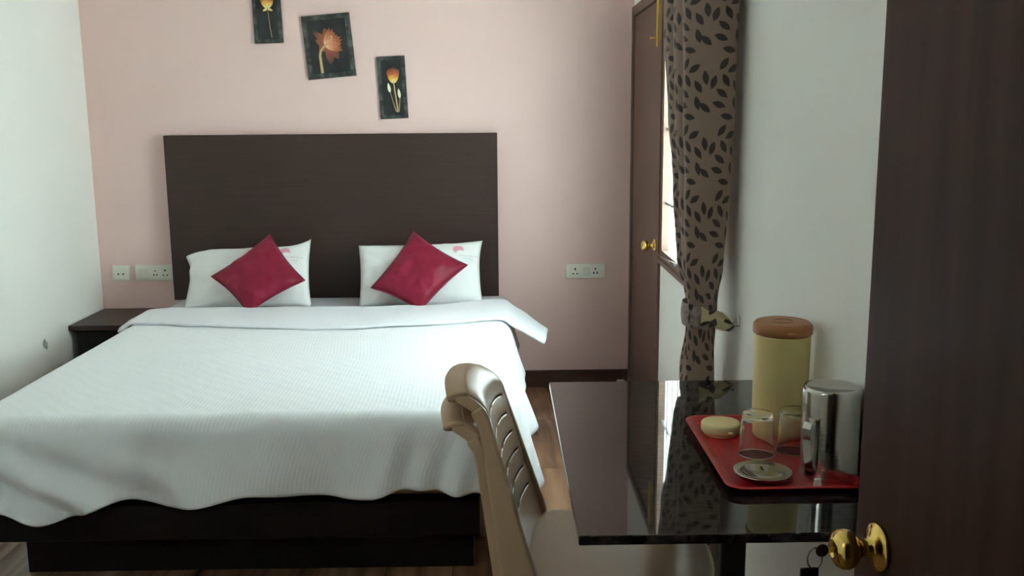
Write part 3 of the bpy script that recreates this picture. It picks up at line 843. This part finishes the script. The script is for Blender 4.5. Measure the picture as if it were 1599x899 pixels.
solidify(obj('cloth', LK(surf(cur_fn, NU, NV, cur_uv)), M['curtain'], cu, True), 0.002, 0)
obj('curtain_rod', LK(tube([(0.62, 2.75, 2.285), (0.62, 4.45, 2.285)], 0.012, 12, up=Vector((0, 0, 1)))), M['brass_dull'], cu, True)
for y in (2.80, 4.40):
    obj('rod_bracket', LK(box(0.612, XR, y - 0.008, y + 0.008, 2.266, 2.276, 0.001, 1)), M['brass_dull'], cu)
# tie-back: band round the cloth + patterned strap to the hook on the wall
tbk = obj('tieback_band', LK(surf(lambda i, j: Vector((0.616 + (0.049 + 0.004 * math.sin(j * PI)) * math.cos(PI * 0.62 + i * PI * 0.95), 2.93 + (0.074 + 0.004 * math.sin(j * PI)) * math.sin(PI * 0.62 + i * PI * 0.95), lerp(0.862, 0.932, j) - 0.004 * i)), 30, 6)), M['band'], cu, True)
solidify(tbk, 0.003, 0)
SP = [(0.606, 2.848, 0.900, .030), (0.630, 2.842, 0.897, .020), (0.648, 2.838, 0.893, .030), (0.668, 2.836, 0.886, .033), (0.690, 2.838, 0.876, .026), (0.704, 2.842, 0.872, .013), (0.714, 2.846, 0.876, .008)]
def strap_fn(i, j):
    n = len(SP) - 1; x = i * n; k = min(int(x), n - 1); f = x - k
    p = [lerp(SP[k][q], SP[k + 1][q], f) for q in range(4)]
    return Vector((p[0], p[1] + 0.006 * math.sin(j * 7 + i * 5), p[2] + (j - 0.5) * 2 * p[3] - 0.020 * (j - 0.5) * (i)))
sk = obj('tieback_strap', LK(surf(strap_fn, 36, 10, lambda i, j: (i * 0.11, j * 0.06))), M['strap'], cu, True)
solidify(sk, 0.003, 0)
hk = thing('curtain_hook', 'small metal tieback hook on the cream wall', 'hook', (XR, 2.846, 0.88))
obj('hook_plate', box(-0.003, 0, -0.008, 0.008, -0.02, 0.022, 0.001, 1), M['steel'], hk)
obj('hook_arm', tube([(0, 0, -0.008), (-0.014, 0, -0.012), (-0.020, 0, -0.004), (-0.018, 0, 0.008), (-0.010, 0, 0.012)], 0.0022, 8), M['steel'], hk, True)

# ---------------- table
TZ = 0.78
tbl = thing('table', 'small table with glossy black granite top against the cream wall', 'table', (0.425, 2.07, 0))
LT = lambda bm: shift(bm, (-0.425, -2.07, 0))
obj('table_top', LT(box(0.132, 0.719, 1.576, 2.566, TZ - 0.018, TZ, 0.0022, 3)), M['granite'], tbl)
obj('apron', LT(box(0.26, 0.68, 1.70, 2.46, TZ - 0.042, TZ - 0.018)), M['dark_metal'], tbl)
for y in (1.72, 2.44):
    lg = obj('leg', LT(box(0.410, 0.458, y - 0.024, y + 0.024, 0.030, TZ - 0.042, 0.003, 1)), M['dark_metal'], tbl)
    obj('foot', LT(box(0.20, 0.68, y - 0.03, y + 0.03, 0.0, 0.030, 0.004, 1)), M['dark_metal'], tbl)

# ---------------- tray and things on it
def rrect(x0, x1, y0, y1, rad, n=6):
    P = []
    for (cx, cy, a0) in ((x1 - rad, y1 - rad, 0), (x0 + rad, y1 - rad, 90), (x0 + rad, y0 + rad, 180), (x1 - rad, y0 + rad, 270)):
        for k in range(n + 1):
            a = math.radians(a0 + 90 * k / n); P.append((cx + rad * math.cos(a), cy + rad * math.sin(a)))
    return P
def tray_bm():
    bm = bmesh.new()
    cx, cy = 0.5665, 1.972
    lv = [(0.100, 0.193, TZ + 0.0005), (0.126, 0.222, TZ + 0.009), (0.134, 0.230, TZ + 0.014), (0.135, 0.231, TZ + 0.0155), (0.133, 0.229, TZ + 0.0168), (0.125, 0.221, TZ + 0.0155), (0.118, 0.213, TZ + 0.0045), (0.113, 0.208, TZ + 0.003)]
    rings = []
    for (hx, hy, z) in lv:
        rad = 0.035 * hx / 0.135 + 0.0
        rings.append([bm.verts.new((x - cx, y - cy, z - TZ)) for x, y in rrect(cx - hx, cx + hx, cy - hy, cy + hy, rad)])
    K = len(rings[0])
    for A, B in zip(rings, rings[1:]):
        for k in range(K): bm.faces.new((A[k], A[(k + 1) % K], B[(k + 1) % K], B[k]))
    bm.faces.new(rings[0][::-1]); bm.faces.new(rings[-1])
    return bm, (cx, cy, TZ)
bm, c_ = tray_bm()
tr = obj('serving_tray', bm, M['tray'], None, False, c_)
sharpen(tr, 60)
tag(tr, 'red plastic serving tray with rounded corners on the black table', 'tray')
ZT2 = TZ + 0.0032

jug = thing('water_jug', 'tall cream yellow plastic jug with brown lid on the tray', 'jug', (0.6365, 2.12, ZT2))
obj('body', lathe([(0, 0), (.058, 0), (.0605, .003), (.061, .02), (.0618, .12), (.0625, .225), (.0622, .235), (.056, .236), (0, .236)], 48), M['jug'], jug, True)
lid = obj('lid', lathe([(0, .2305), (.0635, .2305), (.0655, .233), (.0655, .244), (.0645, .252), (.060, .257), (.055, .2585), (.052, .2570), (.047, .2575), (0, .2585)], 48), M['jug_lid'], jug, True)
lid['label'] = 'orange brown snap-on lid'
obj('lid_ring', shift(lathe([(.020, .258), (.024, .258), (.024, .2595), (.020, .2595)], 32, True), (0, 0, 0)), M['jug_lid'], lid)
obj('lid_tab', box(-0.010, 0.010, -0.069, -0.060, .236, .244, 0.002, 1), M['jug_lid'], lid)
# round cream lid lying on the tray
cl = thing('round_lid', 'round cream plastic lid lying at the far left of the tray', 'lid', (0.500, 2.108, ZT2 + 0.004))
obj('disc', lathe([(0, 0), (.040, 0), (.043, .003), (.0445, .010), (.0445, .020), (.042, .0235), (.037, .025), (0, .0255)], 44), M['cream_lid'], cl, True)
obj('tab', box(0.006, 0.018, -0.048, -0.042, .006, .012, 0.0015, 1), M['cream_lid'], cl)
obj('rim', lathe([(.034, -.004), (.038, -.004), (.038, .0005), (.034, .0005)], 40, True), M['cream_lid'], cl)

def tumbler(x, y, label, sc=1.0):
    t = thing('glass_tumbler', label, 'glass', (x, y, ZT2 + 0.0003), group='upturned tumblers on the tray')
    s = sc
    out = [(.0385, 0), (.0388, .004), (.0355, .060), (.0325, .090), (.0300, .0945), (0, .0945)]
    inn = [(0, .082), (.0285, .082), (.0305, .078), (.0335, .058), (.0368, .002), (.0372, 0)]
    bm = lathe([(a * s, b * s) for a, b in inn + out], 40)
    # join inner lip to outer lip
    obj('tumbler_wall', bm, M['glass'], t, True)
    return t
tumbler(0.5445, 1.967, 'clear glass tumbler upside down beside the cream lid', 0.98)
tumbler(0.632, 1.985, 'clear glass tumbler upside down half behind the steel jug', 0.98)

mug = thing('steel_jug', 'upturned stainless steel jug with strap handle at the tray front', 'jug', (0.6595, 1.848, ZT2))
sharpen(obj('body', lathe([(.0545, 0.0), (.0565, 0.0), (.0570, .002), (.0565, .006), (.0568, .10), (.0568, .175), (.0560, .180), (.0535, .1835), (.049, .1840), (.047, .1825), (0, .1820), (0, .177), (.050, .177), (.0535, .171), (.0545, .0)], 56), M['steel'], mug), 40)
ha = math.radians(218)
hd = Vector((math.cos(ha), math.sin(ha), 0)); hs_ = Vector((-hd.y, hd.x, 0))
hp = [(0.0555, .125), (0.066, .128), (0.077, .124), (0.082, .112), (0.080, .09), (0.075, .06), (0.068, .03), (0.0575, .020)]
obj('handle', sweep([hd * a + Vector((0, 0, b)) for a, b in hp], lambda i: [(-.0012, -.009), (.0012, -.009), (.0012, .009), (-.0012, .009)], up=hs_), M['steel'], mug)
sl = thing('steel_pot_cover', 'shallow stainless steel lid lying in front of the tumbler', 'lid', (0.5205, 1.829, ZT2))
obj('dish', lathe([(.030, .0), (.046, .004), (.0565, .014), (.0575, .0165), (.0562, .0168), (.050, .0125), (.040, .0165), (.022, .0180), (0, .0185), (0, .0165), (.022, .0160), (.038, .0145), (.046, .006), (.030, .0015)], 48, True), M['steel'], sl, True)
obj('lid_reflection', box(-0.0018, 0.0018, -0.004, 0.014, .0180, .0192), M['tag'], sl)  # dark bar drawn in for a slit-like reflection on the steel
ps = thing('glint_block', 'tiny white block standing in for a highlight at the steel jug handle foot', 'glint', (0.614, 1.776, ZT2))
obj('glint', box(-0.0065, 0.0065, -0.003, 0.003, 0.0, 0.018, 0.001, 1), M['glint_white'], ps)  # white block stands in for a highlight by the jug handle

# ---------------- chairs: a stack of two beige plastic chairs pulled up to the table
def back_pt(uu, v):
    """curved backrest, local chair space: facing +x, width along y"""
    hw = lerp(0.185, 0.125, v)
    # rounded top corners
    top = 0.43 - 0.022 * abs(uu) ** 3.2
    z = 0.44 + v * top
    x = -0.195 - 0.114 * v + 0.02 * uu * uu
    roll = max(0, (v - 0.86) / 0.14)
    x -= 0.030 * roll ** 1.6
    return Vector((x, uu * hw, z - 0.014 * roll ** 2))
def chair_parts(root):
    nu, nv = 28, 90
    bm = bmesh.new()
    g = [[bm.verts.new(back_pt(2 * i / nu - 1, j / nv)) for j in range(nv + 1)] for i in range(nu + 1)]
    slots = {20, 30, 40, 50, 60, 70}
    for i in range(nu):
        for j in range(nv):
            if j in slots and 3 <= i < nu - 3 and i not in (13, 14): continue
            bm.faces.new((g[i][j], g[i + 1][j], g[i + 1][j + 1], g[i][j + 1]))
    b = obj('backrest', bm, M['chair'], root, True); solidify(b, 0.005, 0)
    # side posts of the back: deep flanges widening towards the seat
    for s in (-1, 1):
        path = [];
        for k in range(15):
            v = lerp(-0.04, 0.93, k / 14)
            p = back_pt(s, max(v, 0)); p.z = 0.44 + v * 0.40; p.y += s * 0.004
            path.append(p)
        def sect(i, s=s):
            d = lerp(0.080, 0.030, min(1, i / 12)) ; h = 0.012
            return [(-0.85 * d, -h), (0.15 * d, -h), (0.15 * d, h), (-0.85 * d, h)]
        o = obj('back_post', sweep(path, sect, up=Vector((0, 1, 0))), M['chair'], root)
        o.modifiers.new('bev', 'BEVEL').width = 0.006; o.modifiers['bev'].segments = 3
        sharpen(o, 60)
        # rolled ear where the post meets the top rail
        bm = bmesh.new(); F, B = [], []
        for k in range(13):
            t_ = k / 12
            p = back_pt(s, lerp(0.78, 1.0, t_)) + Vector((0.002, 0, 0))
            F.append(p); B.append(p - Vector((0.004 + 0.042 * (t_ / 0.75) ** 0.85 if t_ < 0.75 else 0.046 * (1 - 0.5 * ((t_ - 0.75) / 0.25) ** 2), 0, 0)))
        loop = F + B[:0:-1]
        vs = [bm.verts.new(p) for p in loop]; f_ = bm.faces.new(vs)
        ex = bmesh.ops.extrude_face_region(bm, geom=[f_])
        for v_ in [g_ for g_ in ex['geom'] if isinstance(g_, bmesh.types.BMVert)]: v_.co.y += s * 0.007
        obj('back_ear', bm, M['chair'], root)
    # top rail rolled backwards
    rail = [back_pt(uu / 14, 1.0) + Vector((-0.020, 0, -0.006)) for uu in range(-14, 15)]
    obj('top_rail', sweep(rail, lambda i: [(0.010 * math.sin(2 * PI * k / 14), 0.026 * math.cos(2 * PI * k / 14)) for k in range(14)], up=Vector((1, 0, 0))), M['chair'], root, True)
    # seat shell
    def seat_fn(i, j):
        a = i * 2 - 1; b_ = j * 2 - 1
        # squircle mapping for rounded corners
        x = a * math.sqrt(1 - 0.42 * b_ * b_ / 2) ; y = b_ * math.sqrt(1 - 0.42 * a * a / 2)
        z = 0.442 - 0.016 * (1 - a * a) * (1 - b_ * b_) - 0.022 * max(0, a - 0.7) ** 1.5 * 3
        rim = max(abs(a), abs(b_))
        if rim > 0.94: z -= (rim - 0.94) / 0.06 * 0.022
        return Vector((0.01 + x * 0.222, y * 0.215, z))
    s_ = obj('seat', surf(seat_fn, 34, 34), M['chair'], root, True); solidify(s_, 0.005, 0)
    for (x, y, dx, dy) in ((0.185, -0.165, 0.045, -0.03), (0.185, 0.165, 0.045, 0.03), (-0.165, -0.165, -0.075, -0.03), (-0.165, 0.165, -0.075, 0.03)):
        path = [(x + dx * k / 8, y + dy * k / 8, 0.435 * (1 - k / 8)) for k in range(9)]
        sx, sy = (1 if x > 0 else -1), (1 if y > 0 else -1)
        def sect(i):
            w_ = lerp(0.030, 0.017, i / 8)
            return [(-w_, -w_), (w_, -w_), (w_, w_), (-w_, w_)]
        o = obj('leg', sweep(path, sect), M['chair'], root)
        o.modifiers.new('bev', 'BEVEL').width = 0.007; o.modifiers['bev'].segments = 2
        sharpen(o, 60)
CA = math.radians(-6)
ch0 = thing('plastic_chair', 'lower of two stacked beige plastic chairs, its back edge peeking out', 'chair', (0.247, 2.125, 0.0), (0, 0, CA), 'stacked beige plastic chairs')
chair_parts(ch0)
ch1 = ch0.copy(); C.objects.link(ch1)
ch1.location = (0.257, 2.125, 0.066)
ch1['label'] = 'upper of two stacked beige plastic chairs with slotted back at the table'
for c0 in list(ch0.children):
    c = c0.copy(); C.objects.link(c); c.parent = ch1

# ---------------- key with tag hanging in the entry door knob
R2 = Matrix.Translation((0.483, 1.235, 0)) @ Matrix.Rotation(da, 4, 'Z')
kp = R2 @ Vector((-0.0635, -0.066, 0.945))
kx = R2.to_3x3() @ Vector((-1, 0, 0))
key = thing('door_key', 'key on a ring with dark tag hanging from the brass knob', 'key', kp, (0, 0, da))
# local -x points away from the door
bw = obj('key_bow', shift(xform(lathe([(0, -.0011), (.0080, -.0011), (.0088, 0), (.0080, .0011), (0, .0011)], 24), Matrix.Rotation(PI / 2, 4, 'X')), (-0.0145, 0, 0)), M['tag'], key, True)
obj('key_blade', box(-0.008, 0.004, -0.001, 0.001, -0.0035, 0.0035, 0.0004, 1), M['brass_dull'], key)
rg = [(-0.024 + 0.010 * math.cos(a), 0.0, -0.010 + 0.0145 * math.sin(a)) for a in [2 * PI * k / 28 for k in range(28)]]
obj('key_ring', tube(rg, 0.0011, 8, closed=True), M['steel'], key, True)
tg = obj('key_tag', box(-0.043, -0.018, -0.002, 0.002, -0.064, -0.0225, 0.0018, 2), M['tag'], key)
tg['label'] = 'dark plastic key tag'
